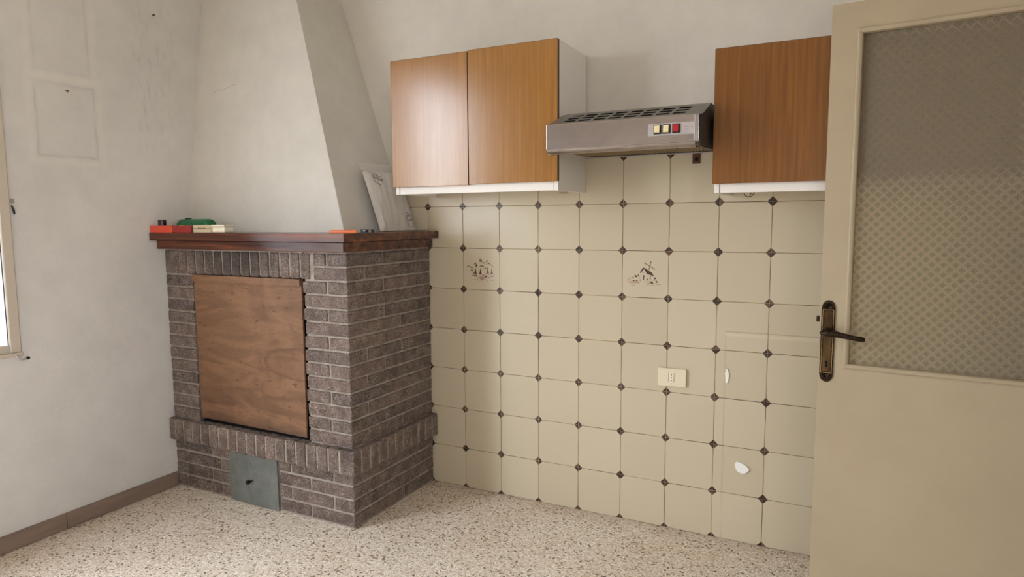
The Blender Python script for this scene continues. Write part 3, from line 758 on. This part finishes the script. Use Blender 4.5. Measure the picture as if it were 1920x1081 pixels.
# sloping vent panel : grid with openings
s0 = Vector((0, HF + .010, 1.682)); s1 = Vector((0, -.338, 1.7375)); nv = (s1 - s0).cross(Vector((1, 0, 0))).normalized()
cells_x = [HX0 + .0]; gx0 = HX0 + .052; cw_ = .0445; gp = .0130
xsn = [HX0 + .001]
for i in range(8):
    a = gx0 + i * (cw_ + gp); xsn += [a, a + cw_]
xsn.append(HX1 + .010)
ts = [0, .16, .30, .40, .54, .64, .78, 1.0]
openrows = {1, 3, 5}
sk_ = .010
vg = [[bm2.verts.new(s0 + (s1 - s0) * t + Vector((x_ + (sk_ * t if 0 < i < len(xsn) - 1 else (0.014 * t if i == 0 else 0)), 0, 0))) for t in ts] for i, x_ in enumerate(xsn)]
for i in range(len(xsn) - 1):
    for j in range(len(ts) - 1):
        if i % 2 == 1 and j in openrows: continue
        bm2.faces.new([vg[i][j], vg[i + 1][j], vg[i + 1][j + 1], vg[i][j + 1]])
ret = bmesh.ops.solidify(bm2, geom=list(bm2.faces), thickness=-.0015)
obj('vent_panel', bm2, 'vent_steel_lit', hd)
bm = B(); prism(bm, [(HF + .016, 1.60), (HF + .016, 1.672), (-.340, 1.722), (-.018, 1.722), (-.018, 1.60)], 'x', HX0 + .010, HX1 - .004)
obj('inner_box', bm, 'void', hd)
bm = B(); prism(bm, [(-.337, 1.7365), (-.002, 1.7365), (-.002, 1.7385), (-.337, 1.7385)], 'x', HX0 + .022, HX1 + .010)
obj('top_panel', bm, 'steel', hd)
bm = B(); prism(bm, [(HF + .004, 1.5915), (HF + .012, 1.6810), (-.340, 1.7350), (-.002, 1.7350), (-.002, 1.596), (HF + .05, 1.574), (HF + .014, 1.574)], 'x', HX1 - .003, HX1 + .007)
obj('end_cap', bm, 'black_plastic', hd, label='black end cap')
bm = B(); prism(bm, [(HF + .004, 1.5915), (HF + .012, 1.6810), (-.340, 1.7350), (-.331, 1.7350), (-.331, 1.596), (HF + .05, 1.574), (HF + .014, 1.574)], 'x', HX0 + .004, HX0 + .009)
obj('end_cap', bm, 'steel', hd)
for dx in (-.012, -.004):
    bx('chrome_trim', 'steel_plain', hd, HX1 - .004 + dx, HX1 + .0015 + dx, HF - .003, HF + .003, 1.594, 1.678, bev=.001)
# rolled lower lip
bm = B(); prism(bm, [(HF + .0005, 1.5895), (HF + .006, 1.580), (HF + .020, 1.573), (HF + .040, 1.576), (HF + .040, 1.580), (HF + .022, 1.579), (HF + .011, 1.5895)], 'x', HX0 + .002, HX1 - .012)
obj('lower_lip', bm, 'steel', hd, True)
fg = bx('filter_tray', 'filter', hd, HX0 + .012, HX1 - .010, HF + .056, -.13, 1.5955, 1.5985)
bm = B()
for i in range(42):
    xa = HX0 + .02 + i * .0125; box(bm, xa, xa + .006, HF + .058, -.14, 1.592, 1.5952)
gr_ = obj('filter_ribs', bm, 'filter', hd); gr_['kind'] = 'stuff'
bx('rear_rail', 'steel_plain', hd, HX0 - .012, HX1 + .014, -.026, -.004, 1.597, 1.612, bev=.001)
cp_ = bx('control_plate', 'steel_plain', hd, 1.238, 1.398, HF - .002, HF - .0001, 1.616, 1.657, bev=.0008)
for i, (xc, mt_, lb) in enumerate(((1.272, 'cream_switch', 'cream rocker switch, leftmost'), (1.303, 'cream_switch', 'cream rocker switch, middle'), (1.336, 'red_switch', 'red rocker switch'))):
    sw = bx('switch', 'black_plastic', hd, xc - .0135, xc + .0135, HF - .006, HF - .0021, 1.6215, 1.6525, bev=.001, label=lb)
    bm = B(); prism(bm, [(HF - .006, 1.625), (HF - .012, 1.627), (HF - .008, 1.6495), (HF - .006, 1.6495)], 'x', xc - .0105, xc + .0075)
    obj('rocker', bm, mt_, sw)
bm = B()
rr = random.Random(3)
for row, zc_ in enumerate((1.640, 1.6325)):
    xx = 1.360 if row == 0 else 1.364
    n_ = 7 if row == 0 else 4
    for k in range(n_):
        h_ = rr.uniform(.0012, .0022); box(bm, xx, xx + .0018, HF - .0024, HF - .0019, zc_ - h_ / 2, zc_ + h_ / 2); xx += .0028
cyl(bm, (1.388, HF - .0019, 1.638), (0, -1, 0), .0022, .0022, .0005, 10)
obj('maker_print', bm, 'ink_mid', cp_)

# rusty bracket in the wall under the hood
bm = B(); box(bm, 1.290, 1.321, -.006, .0, 1.556, 1.598, bev=.001)
bk = tag(obj('wall_bracket', bm, 'rust'), 'small rusty brown metal bracket on the tiles under the hood\'s right end', 'bracket')
bm = B(); cyl(bm, (1.306, -.006, 1.573), (0, -1, 0), .008, .006, .004, 12); obj('bolt', bm, 'black_rubber', bk, True)

# wires below the cabinets
bm = B(); cx_, cz_ = 1.548, 1.4235
tube(bm, [(cx_ - .017, -.285, cz_ + .004), (cx_ - .015, -.285, cz_ - .006), (cx_ - .005, -.285, cz_ - .014), (cx_ + .008, -.285, cz_ - .013), (cx_ + .016, -.285, cz_ - .003), (cx_ + .018, -.285, cz_ + .004)], .0016, 6)
tube(bm, [(cx_ + .002, -.283, cz_ - .013), (cx_ + .005, -.283, cz_ - .004), (cx_ + .012, -.283, cz_ + .004)], .0014, 6)
tag(obj('wire_loop', bm, 'black_rubber', None, True), 'thin dark wire loop hanging under the right wall cabinet', 'wire')
bm = B()
for k, xa in enumerate((.790, .801, .812, .820)):
    tube(bm, [(xa, -.20, 1.450), (xa, -.20, 1.443 - .001 * (k % 2)), (xa + .006, -.20, 1.442), (xa + .006, -.20, 1.450)], .0012, 6)
tag(obj('copper_terminal', bm, Mat('copper_wire', (170, 104, 70), .4, .8), None, True), 'tiny copper wire ends under the right corner of the left wall cabinet', 'wire')

# ------------------------------------------------------------------ wall outlet and filler patches
ol = empty('wall_outlet', (1.2245, 0, .627), 'ivory rectangular electrical outlet on the tiled wall', 'outlet')
bx('cover_plate', 'outlet', ol, 1.164, 1.284, -.012, -.0004, .6285, .7065, bev=.002, seg=2)
ins = bx('socket_insert', 'ivory_insert', ol, 1.2125, 1.2335, -.0135, -.0121, .648, .686, bev=.0005)
for k in range(3):
    bm = B(); cyl(bm, (1.223, -.0134, .655 + k * .012), (0, -1, 0), .0024, .0024, .0006, 12); obj('pin_hole', bm, 'void', ins)
bm = B()
for a in ((1.2108, 1.2122, .647, .687), (1.2338, 1.2352, .647, .687)): box(bm, a[0], a[1], -.0124, -.0119, a[2], a[3])
obj('insert_gap', bm, 'ink_mid', ol)
def blob(pts, y1, name, label):
    bm = B(); prism(bm, pts, 'y', -y1, -.0003)
    bmesh.ops.bevel(bm, geom=[e_ for e_ in bm.edges if e_.verts[0].co.y < -.001 and e_.verts[1].co.y < -.001], offset=.0016, segments=1, profile=.5, affect='EDGES')
    tag(obj(name, bm, 'white_plaster'), label, 'plaster patch')
blob([(1.4445, .728), (1.451, .722), (1.4525, .709), (1.457, .700), (1.4535, .690), (1.4525, .672), (1.4475, .662), (1.443, .668), (1.4415, .690), (1.439, .704), (1.442, .716)], .005, 'plaster_patch', 'narrow upright white filler patch on the tiles, right of the outlet')
blob([(1.488, .336), (1.496, .341), (1.510, .3405), (1.5135, .337), (1.524, .336), (1.533, .330), (1.5385, .322), (1.548, .317), (1.541, .3115), (1.538, .303), (1.528, .2955), (1.514, .294), (1.500, .300), (1.492, .312), (1.489, .322)], .007, 'plaster_patch', 'rounded white filler patch low on the tiles near the door')

# ------------------------------------------------------------------ door (opened in front of the tiled wall)
ang = math.atan2(-.1064, .9943)
door = empty('door_1', (1.795, -.400, 0), 'cream painted door with patterned glass, open at the right edge', 'door', 'structure')
door.rotation_euler = (0, 0, ang)
DW, DH, DT = .82, 1.994, .040
GX0, GX1, GZ0, GZ1 = .0805, .735, .856, 1.907
def dobj(name, bm, mat, parent=None, smooth=False, label=None):
    me, o0 = mesh(bm, name, mat, smooth)
    o = bpy.data.objects.new(name, me); C.objects.link(o); par = parent or door; o.parent = par
    off = Vector((0, 0, 0)); q_ = par
    while q_ is not door: off += Vector(q_.location); q_ = q_.parent
    o.location = o0 - off
    if smooth: wn(o)
    if label: o['label'] = label
    return o
# local frame: x along the leaf to the hinge, -y towards the viewer (front face y = 0), z up
bm = B()
O_ = [bm.verts.new((x_, y_, z_)) for y_ in (0, DT) for x_, z_ in ((0, .008), (DW, .008), (DW, DH), (0, DH))]
I_ = [bm.verts.new((x_, y_, z_)) for y_ in (0, DT) for x_, z_ in ((GX0, GZ0), (GX1, GZ0), (GX1, GZ1), (GX0, GZ1))]
for i in range(4):
    j = (i + 1) % 4
    bm.faces.new([O_[i], O_[j], I_[j], I_[i]]); bm.faces.new([O_[4 + j], O_[4 + i], I_[4 + i], I_[4 + j]])
    bm.faces.new([O_[j], O_[i], O_[4 + i], O_[4 + j]]); bm.faces.new([I_[i], I_[j], I_[4 + j], I_[4 + i]])
bmesh.ops.bevel(bm, geom=[e_ for e_ in bm.edges if e_.calc_face_angle(0) > 1], offset=.0018, segments=2, profile=.5, affect='EDGES')
dobj('door_leaf', bm, 'cream', smooth=True)
def bead(side):
    """mitred half-round glazing bead on one side of the opening"""
    pr = [(-.007, 0.), (-.006, -.0045), (-.002, -.007), (.003, -.0065), (.008, -.003), (.010, .004), (.010, .012), (-.007, .0)]
    pr = pr[:-1]
    bm = B()
    c0 = [(GX0, GZ0), (GX1, GZ0), (GX1, GZ1), (GX0, GZ1)]
    inn = [(1, 1), (-1, 1), (-1, -1), (1, -1)]
    i = side; j = (side + 1) % 4
    A = [bm.verts.new((c0[i][0] + inn[i][0] * p_[0], p_[1], c0[i][1] + inn[i][1] * p_[0])) for p_ in pr]
    Bv = [bm.verts.new((c0[j][0] + inn[j][0] * p_[0], p_[1], c0[j][1] + inn[j][1] * p_[0])) for p_ in pr]
    bm.faces.new(A); bm.faces.new(Bv[::-1])
    for k in range(len(pr)):
        l_ = (k + 1) % len(pr); bm.faces.new([A[k], A[l_], Bv[l_], Bv[k]])
    dobj('glazing_bead', bm, 'cream', smooth=True)
for s_ in range(4): bead(s_)
bm = B(); box(bm, GX0 + .001, GX1 - .001, .016, .020, GZ0 + .001, GZ1 - .001)
dobj('glass_pane', bm, 'glass_pattern', label='textured glass pane with small diamond pattern')
# escutcheon
ec = (.0255, .934)
def plate_outline(hw, hh, cap):
    pts = []
    for t in range(0, 13):
        a = math.pi * t / 12
        pts.append((ec[0] + hw * math.cos(a) * (1.0 if t in (0, 12) else .98), ec[1] + hh - cap + cap * math.sin(a) ** .85))
    pts += [(2 * ec[0] - x_, 2 * ec[1] - z_) for x_, z_ in pts]
    return pts
bm = B(); prism(bm, plate_outline(.0205, .1345, .027), 'y', -.0045, .0)
bmesh.ops.bevel(bm, geom=[e_ for e_ in bm.edges if e_.verts[0].co.y < -.004 and e_.verts[1].co.y < -.004], offset=.002, segments=2, profile=.5, affect='EDGES')
es = dobj('escutcheon', bm, 'bronze', smooth=True, label='long dark bronze lock plate')
bm = B(); box(bm, ec[0] - .0165, ec[0] + .0165, -.006, -.0045, ec[1] - .104, ec[1] + .104)
dobj('gold_border', bm, 'gold', es)
bm = B(); box(bm, ec[0] - .0155, ec[0] + .0155, -.0066, -.0055, ec[1] - .103, ec[1] + .103)
dobj('dark_border', bm, 'bronze', es)
bm = B(); box(bm, ec[0] - .0115, ec[0] + .0115, -.0074, -.006, ec[1] - .099, ec[1] + .099)
dobj('brass_field', bm, 'brass', es)
for sg in (1, -1):                       # cast rosettes at both ends
    bm = B()
    for k in range(5):
        a = math.pi * (k + .5) / 5; cxr = ec[0] + .0115 * math.cos(a); czr = ec[1] + sg * (.107 + .013 * math.sin(a))
        tube(bm, [(ec[0], -.0055, ec[1] + sg * .108), (cxr, -.0085, czr), (ec[0] + .0155 * math.cos(a), -.005, ec[1] + sg * (.107 + .021 * math.sin(a)))], [.0022, .0042, .0015], 8)
    dobj('rosette', bm, 'bronze', es, True)
bm = B(); cyl(bm, (ec[0], -.0074, .866), (0, -1, 0), .0048, .0048, .0006, 14); prism(bm, [(ec[0] - .0022, .866), (ec[0] + .0022, .866), (ec[0] + .004, .850), (ec[0] - .004, .850)], 'y', -.0080, -.0074)
dobj('keyhole', bm, 'void', es)
# lever
bm = B(); cyl(bm, (ec[0], -.004, .967), (0, -1, 0), .0125, .011, .020, 20)
lv = dobj('door_handle', bm, 'bronze', smooth=True, label='dark bronze lever handle')
bm = B(); tube(bm, [(ec[0] - .014, -.034, .966), (ec[0] - .008, -.038, .967), (ec[0] + .008, -.041, .967), (ec[0] + .026, -.042, .966), (ec[0] + .050, -.042, .962), (ec[0] + .080, -.041, .957), (ec[0] + .102, -.038, .954), (ec[0] + .108, -.034, .9535)],
               [(.009, .006), (.013, .010), (.0145, .012), (.012, .0105), (.0098, .009), (.0092, .008), (.0092, .0085), (.0075, .007)], 16)
cyl(bm, (ec[0], -.022, .967), (0, -1, 0), .010, .010, .018, 16)
dobj('lever', bm, 'bronze', lv, True)
bm = B(); box(bm, -.012, -.001, .012, .028, .994, 1.013, bev=.001)
dobj('latch_bolt', bm, 'bronze', label='small latch tongue on the door edge')
bm = B(); box(bm, -.0012, .0004, .008, .032, .86, 1.06)
dobj('strike_plate', bm, 'cream')
for z_ in (.25, 1.75):
    bm = B(); cyl(bm, (DW + .006, .0, z_), 'z', .006, .006, .09, 10); dobj('hinge', bm, 'brass', smooth=True)
# jamb in the right wall (outside the picture)
dj = empty('door_frame', (XR, -.91, 0), 'cream door frame in the right wall beside the open door', 'door frame', 'structure')
bx('jamb', 'cream', dj, XR - .012, XR + .2, -.530, -.505, 0, 2.02); bx('jamb', 'cream', dj, XR - .012, XR + .2, -1.32, -1.295, 0, 2.02); bx('head', 'cream', dj, XR - .012, XR + .2, -1.295, -.530, 1.995, 2.02)

# ------------------------------------------------------------------ things on the mantel
Z = 1.2832
def flat_case(name, x0, x1, y0, y1, h, mat, label, cat):
    t = empty(name, ((x0 + x1) / 2, (y0 + y1) / 2, Z), label, cat)
    bx('case_body', mat, t, x0, x1, y0, y1, Z, Z + h * .55, bev=.003, seg=2, smooth=True)
    bx('case_lid', mat, t, x0, x1, y0, y1, Z + h * .56, Z + h, bev=.003, seg=2, smooth=True)
    return t
rc1 = empty('plastic_case', (-1.057, -.663, Z), 'orange-red flat plastic case at the left end of the mantel', 'case')
bx('case_body', 'red', rc1, -1.136, -.984, -.693, -.634, Z, Z + .033, bev=.003, seg=2, smooth=True)
bm = B()
for a in ((-.985, -.982, Z, Z + .033), (-.978, -.975, Z, Z + .033)): box(bm, a[0], a[1], -.694, -.650, a[2], a[3])
box(bm, -.985, -.975, -.694, -.650, Z, Z + .004); box(bm, -.985, -.975, -.694, -.650, Z + .029, Z + .033)
obj('clasp', bm, 'orange', rc1, label='orange clip at the right end of the case')
rc2 = empty('plastic_case', (-.905, -.663, Z), 'dark red flat plastic case beside the orange-red one', 'case')
bx('case_body', 'darkred', rc2, -.973, -.846, -.692, -.636, Z, Z + .0325, bev=.003, seg=2, smooth=True)
bx('case_end', Mat('deep_maroon', (74, 22, 24), .4), rc2, -.8455, -.836, -.690, -.638, Z, Z + .031, bev=.003, seg=2, smooth=True)
rb = empty('ribbed_box', (-.77, -.66, Z), 'beige box with ribbed side between the red cases and the ivory lid box', 'box')
bx('box_body', 'beige', rb, -.834, -.7155, -.688, -.630, Z, Z + .036, bev=.002)
for k in range(4): bx('rib', 'beige', rb, -.833, -.7165, -.6905, -.6882, Z + .003 + k * .0085, Z + .0085 + k * .0085, bev=.001)
bm = B()
for k in range(6): box(bm, -.800 + k * .009, -.795 + k * .009, -.6909, -.6904, Z + .0205, Z + .0235)
box(bm, -.833, -.7165, -.6888, -.6880, Z + .0172, Z + .0198)
obj('rib_marks', bm, 'ink', rb)
ib = empty('lidded_box', (-.665, -.66, Z), 'small ivory plastic box with rounded corners, right of the ribbed beige box', 'box')
bx('box_body', 'ivory', ib, -.712, -.630, -.688, -.632, Z, Z + .027, bev=.008, seg=3, smooth=True)
bx('lid', 'ivory', ib, -.714, -.630, -.689, -.631, Z + .0275, Z + .037, bev=.003, seg=2, smooth=True)
bm = B(); cyl(bm, (-1.083, -.664, Z + .0334), 'z', .0185, .0185, .026, 20); cyl(bm, (-1.083, -.664, Z + .0594), 'z', .0175, .0160, .002, 20)
tag(obj('bottle_cap', bm, Mat('dark_brown_plastic', (34, 22, 22), .3), None, True), 'small dark round cap standing on the orange-red case', 'cap')
# torch
tc = empty('torch', (-.95, -.585, Z), 'green plastic torch with grey head lying behind the red cases', 'torch')
def rsec(bm, x0, x1, hw, h, r0):
    pass
bm = B(); tube(bm, [(-1.050, -.585, Z + .033), (-1.045, -.585, Z + .033), (-1.03, -.585, Z + .033), (-.86, -.585, Z + .033), (-.845, -.585, Z + .033), (-.835, -.585, Z + .033), (-.831, -.585, Z + .033)],
               [(.024, .024), (.029, .029), (.0325, .0325), (.0325, .0325), (.031, .031), (.026, .026), (.015, .015)], 24)
obj('torch_body', bm, 'green', tc, True)
bm = B(); tube(bm, [(-1.102, -.585, Z + .0295), (-1.098, -.585, Z + .0295), (-1.088, -.585, Z + .031), (-1.072, -.585, Z + .032), (-1.0505, -.585, Z + .033)],
               [(.010, .010), (.019, .019), (.025, .025), (.029, .029), (.0315, .0315)], 24)
obj('torch_head', bm, 'grey_clear', tc, True, label='grey translucent torch head')
bx('torch_switch', 'black_plastic', tc, -1.012, -.982, -.593, -.577, Z + .064, Z + .070, bev=.002, label='black slide switch')
bm = B(); cyl(bm, (-.995, -.628, Z), 'z', .008, .008, .036, 14)
tag(obj('yellow_stopper', bm, 'yellow', None, True), 'tiny yellow stopper between the torch and the red cases', 'stopper')
# right end of the mantel
bm = B(); tube(bm, [(-.075, -.625, Z + .0042), (-.07, -.625, Z + .0042), (.035, -.605, Z + .0042), (.046, -.603, Z + .0042), (.050, -.602, Z + .0042)], [(.003, .006), (.004, .009), (.004, .009), (.0042, .0085), (.002, .004)], 12)
o = tag(obj('box_cutter', bm, 'orange', None, True), 'flat orange plastic cutter lying near the mantel corner', 'cutter')
lg = empty('lighter', (.0, -.53, Z), 'small black and clear rectangular gadget lying right of the orange cutter', 'gadget')
bx('dark_half', 'black_plastic', lg, -.002, .030, -.520, -.500, Z, Z + .0135, bev=.001)
bm = B(); 
for a in ((.031, .060, Z, Z + .002), (.031, .060, Z + .0115, Z + .0135), (.058, .060, Z + .002, Z + .0115)): box(bm, a[0], a[1], -.519, -.501, a[2], a[3])
obj('wire_half', bm, 'black_plastic', lg)
bx('glint_plate', 'steel_plain', lg, .018, .026, -.5206, -.5200, Z + .007, Z + .010)

# polythene bag with leaflets leaning on the chimney
bag = empty('plastic_bag', (-.08, -.16, Z), 'crumpled milky plastic bag with two printed emblems leaning against the chimney', 'bag')
BLc, BRc, TLc, TRc = Vector((-.062, -.300, Z + .002)), Vector((-.052, -.022, Z + .002)), Vector((-.168, -.292, 1.570)), Vector((-.158, -.020, 1.570))
nb = Vector((1, 0, .343)).normalized()
def bagp(u, v, off):
    a = BLc.lerp(BRc, u); b = TLc.lerp(TRc, u); return a.lerp(b, v) + nb * off
rb_ = random.Random(11)
NU, NV = 22, 26
def fold(u, v):
    f_ = .003 * math.exp(-((u - .20 - .06 * v) / .035) ** 2) - .0025 * math.exp(-((u - .29 - .05 * v) / .03) ** 2) + .004 * math.exp(-((u - .09) / .03) ** 2)
    f_ += .0022 * math.sin(9 * u + 5 * v) * math.sin(4.1 * v + 1.3) + .0016 * math.sin(31 * u - 6 * v)
    return f_
bm = B(); front = []; back = []
for i in range(NU + 1):
    fr = []; bk_ = []
    for j in range(NV + 1):
        u, v = i / NU, j / NV
        edge = min(u, 1 - u, v * .9 + .02, 1 - v) * 2
        th = .014 * min(1, edge * 3.2) ** .6
        e2 = .004 * (math.sin(23 * v + 3) * (1 if u in (0, 1) else 0))
        du_ = e2 if u == 0 else (-e2 if u == 1 else 0)
        fr.append(bm.verts.new(bagp(u + du_, v, th * (.9 + .25 * math.sin(5 * u)) + fold(u, v) * min(1, edge * 5))))
        bk_.append(bm.verts.new(bagp(u + du_, v, -.004 * min(1, edge * 3))) if 0 < i < NU and 0 < j < NV else fr[-1])
    front.append(fr); back.append(bk_)
for i in range(NU):
    for j in range(NV):
        bm.faces.new([front[i][j], front[i + 1][j], front[i + 1][j + 1], front[i][j + 1]])
        q_ = [back[i][j], back[i][j + 1], back[i + 1][j + 1], back[i + 1][j]]
        try: bm.faces.new(q_)
        except ValueError: pass
obj('bag_body', bm, 'bag', bag, True)
bm = B(); g_ = [[bm.verts.new(bagp(-.04 + 1.06 * i / 10, 1.0 + .12 * j / 5, .002 + .003 * math.sin(3 * i + j))) for j in range(6)] for i in range(11)]
for i in range(10):
    for j in range(5): bm.faces.new([g_[i][j], g_[i + 1][j], g_[i + 1][j + 1], g_[i][j + 1]])
obj('bag_flap', bm, 'film', bag, True, label='clear empty top of the bag')
def onbag(u, v):
    edge = min(u, 1 - u, v * .9 + .02, 1 - v) * 2
    edge = max(edge, .12)
    return bagp(u, v, .014 * min(1, edge * 3.2) ** .6 * (.9 + .25 * math.sin(5 * u)) + fold(u, v) * min(1, edge * 5) + .0024)
def emblem(u0, v0, ru, rv, tilt, name, words):
    bm = B(); ct, st = math.cos(tilt), math.sin(tilt)
    W_, H_ = .278, .295                               # bag size in metres, to keep circles round
    def pt(x_, y_, lift=0.): return onbag(u0 + (x_ * ct - y_ * st) / W_, v0 + (x_ * st + y_ * ct) / H_) + nb * lift
    pts = []
    for k in range(44):
        a = 2 * math.pi * k / 44
        q_ = 1 - .22 * math.exp(-(math.sin(a) / .22) ** 2)
        pts.append(pt(ru * math.cos(a) * q_, rv * math.sin(a)))
    tube(bm, pts, .00085, 5, True)
    tube(bm, [pt(ru * .45 * math.cos(math.pi * k / 8), rv * .40 + rv * .28 * math.sin(math.pi * k / 8)) for k in range(9)], .0006, 4)
    em = obj(name, bm, 'black_ink', bag, True, label='black printed oval emblem with a line of letters')
    for txt, yy, size in words:
        cu = bpy.data.curves.new('letters', 'FONT'); cu.body = txt; cu.size = size; cu.align_x = 'CENTER'; cu.resolution_u = 2; cu.offset = .0004
        tmp = bpy.data.objects.new('letters', cu)
        me = bpy.data.meshes.new_from_object(tmp); bpy.data.objects.remove(tmp); bpy.data.curves.remove(cu)
        o0 = world_loc(em)
        for v in me.vertices:
            v.co = pt(v.co.x, v.co.y + yy, .0008) - o0
        me.materials.clear(); me.materials.append(mt('black_ink'))
        t_ = bpy.data.objects.new('emblem_lettering', me); C.objects.link(t_); t_.parent = em
emblem(.27, .84, .036, .026, -.15, 'printed_emblem', [('DOTT ALDERI', -.003, .0105)])
emblem(.82, .17, .027, .036, .12, 'printed_emblem', [('DOTT', .017, .0085), ('ALDERI', -.004, .0095)])
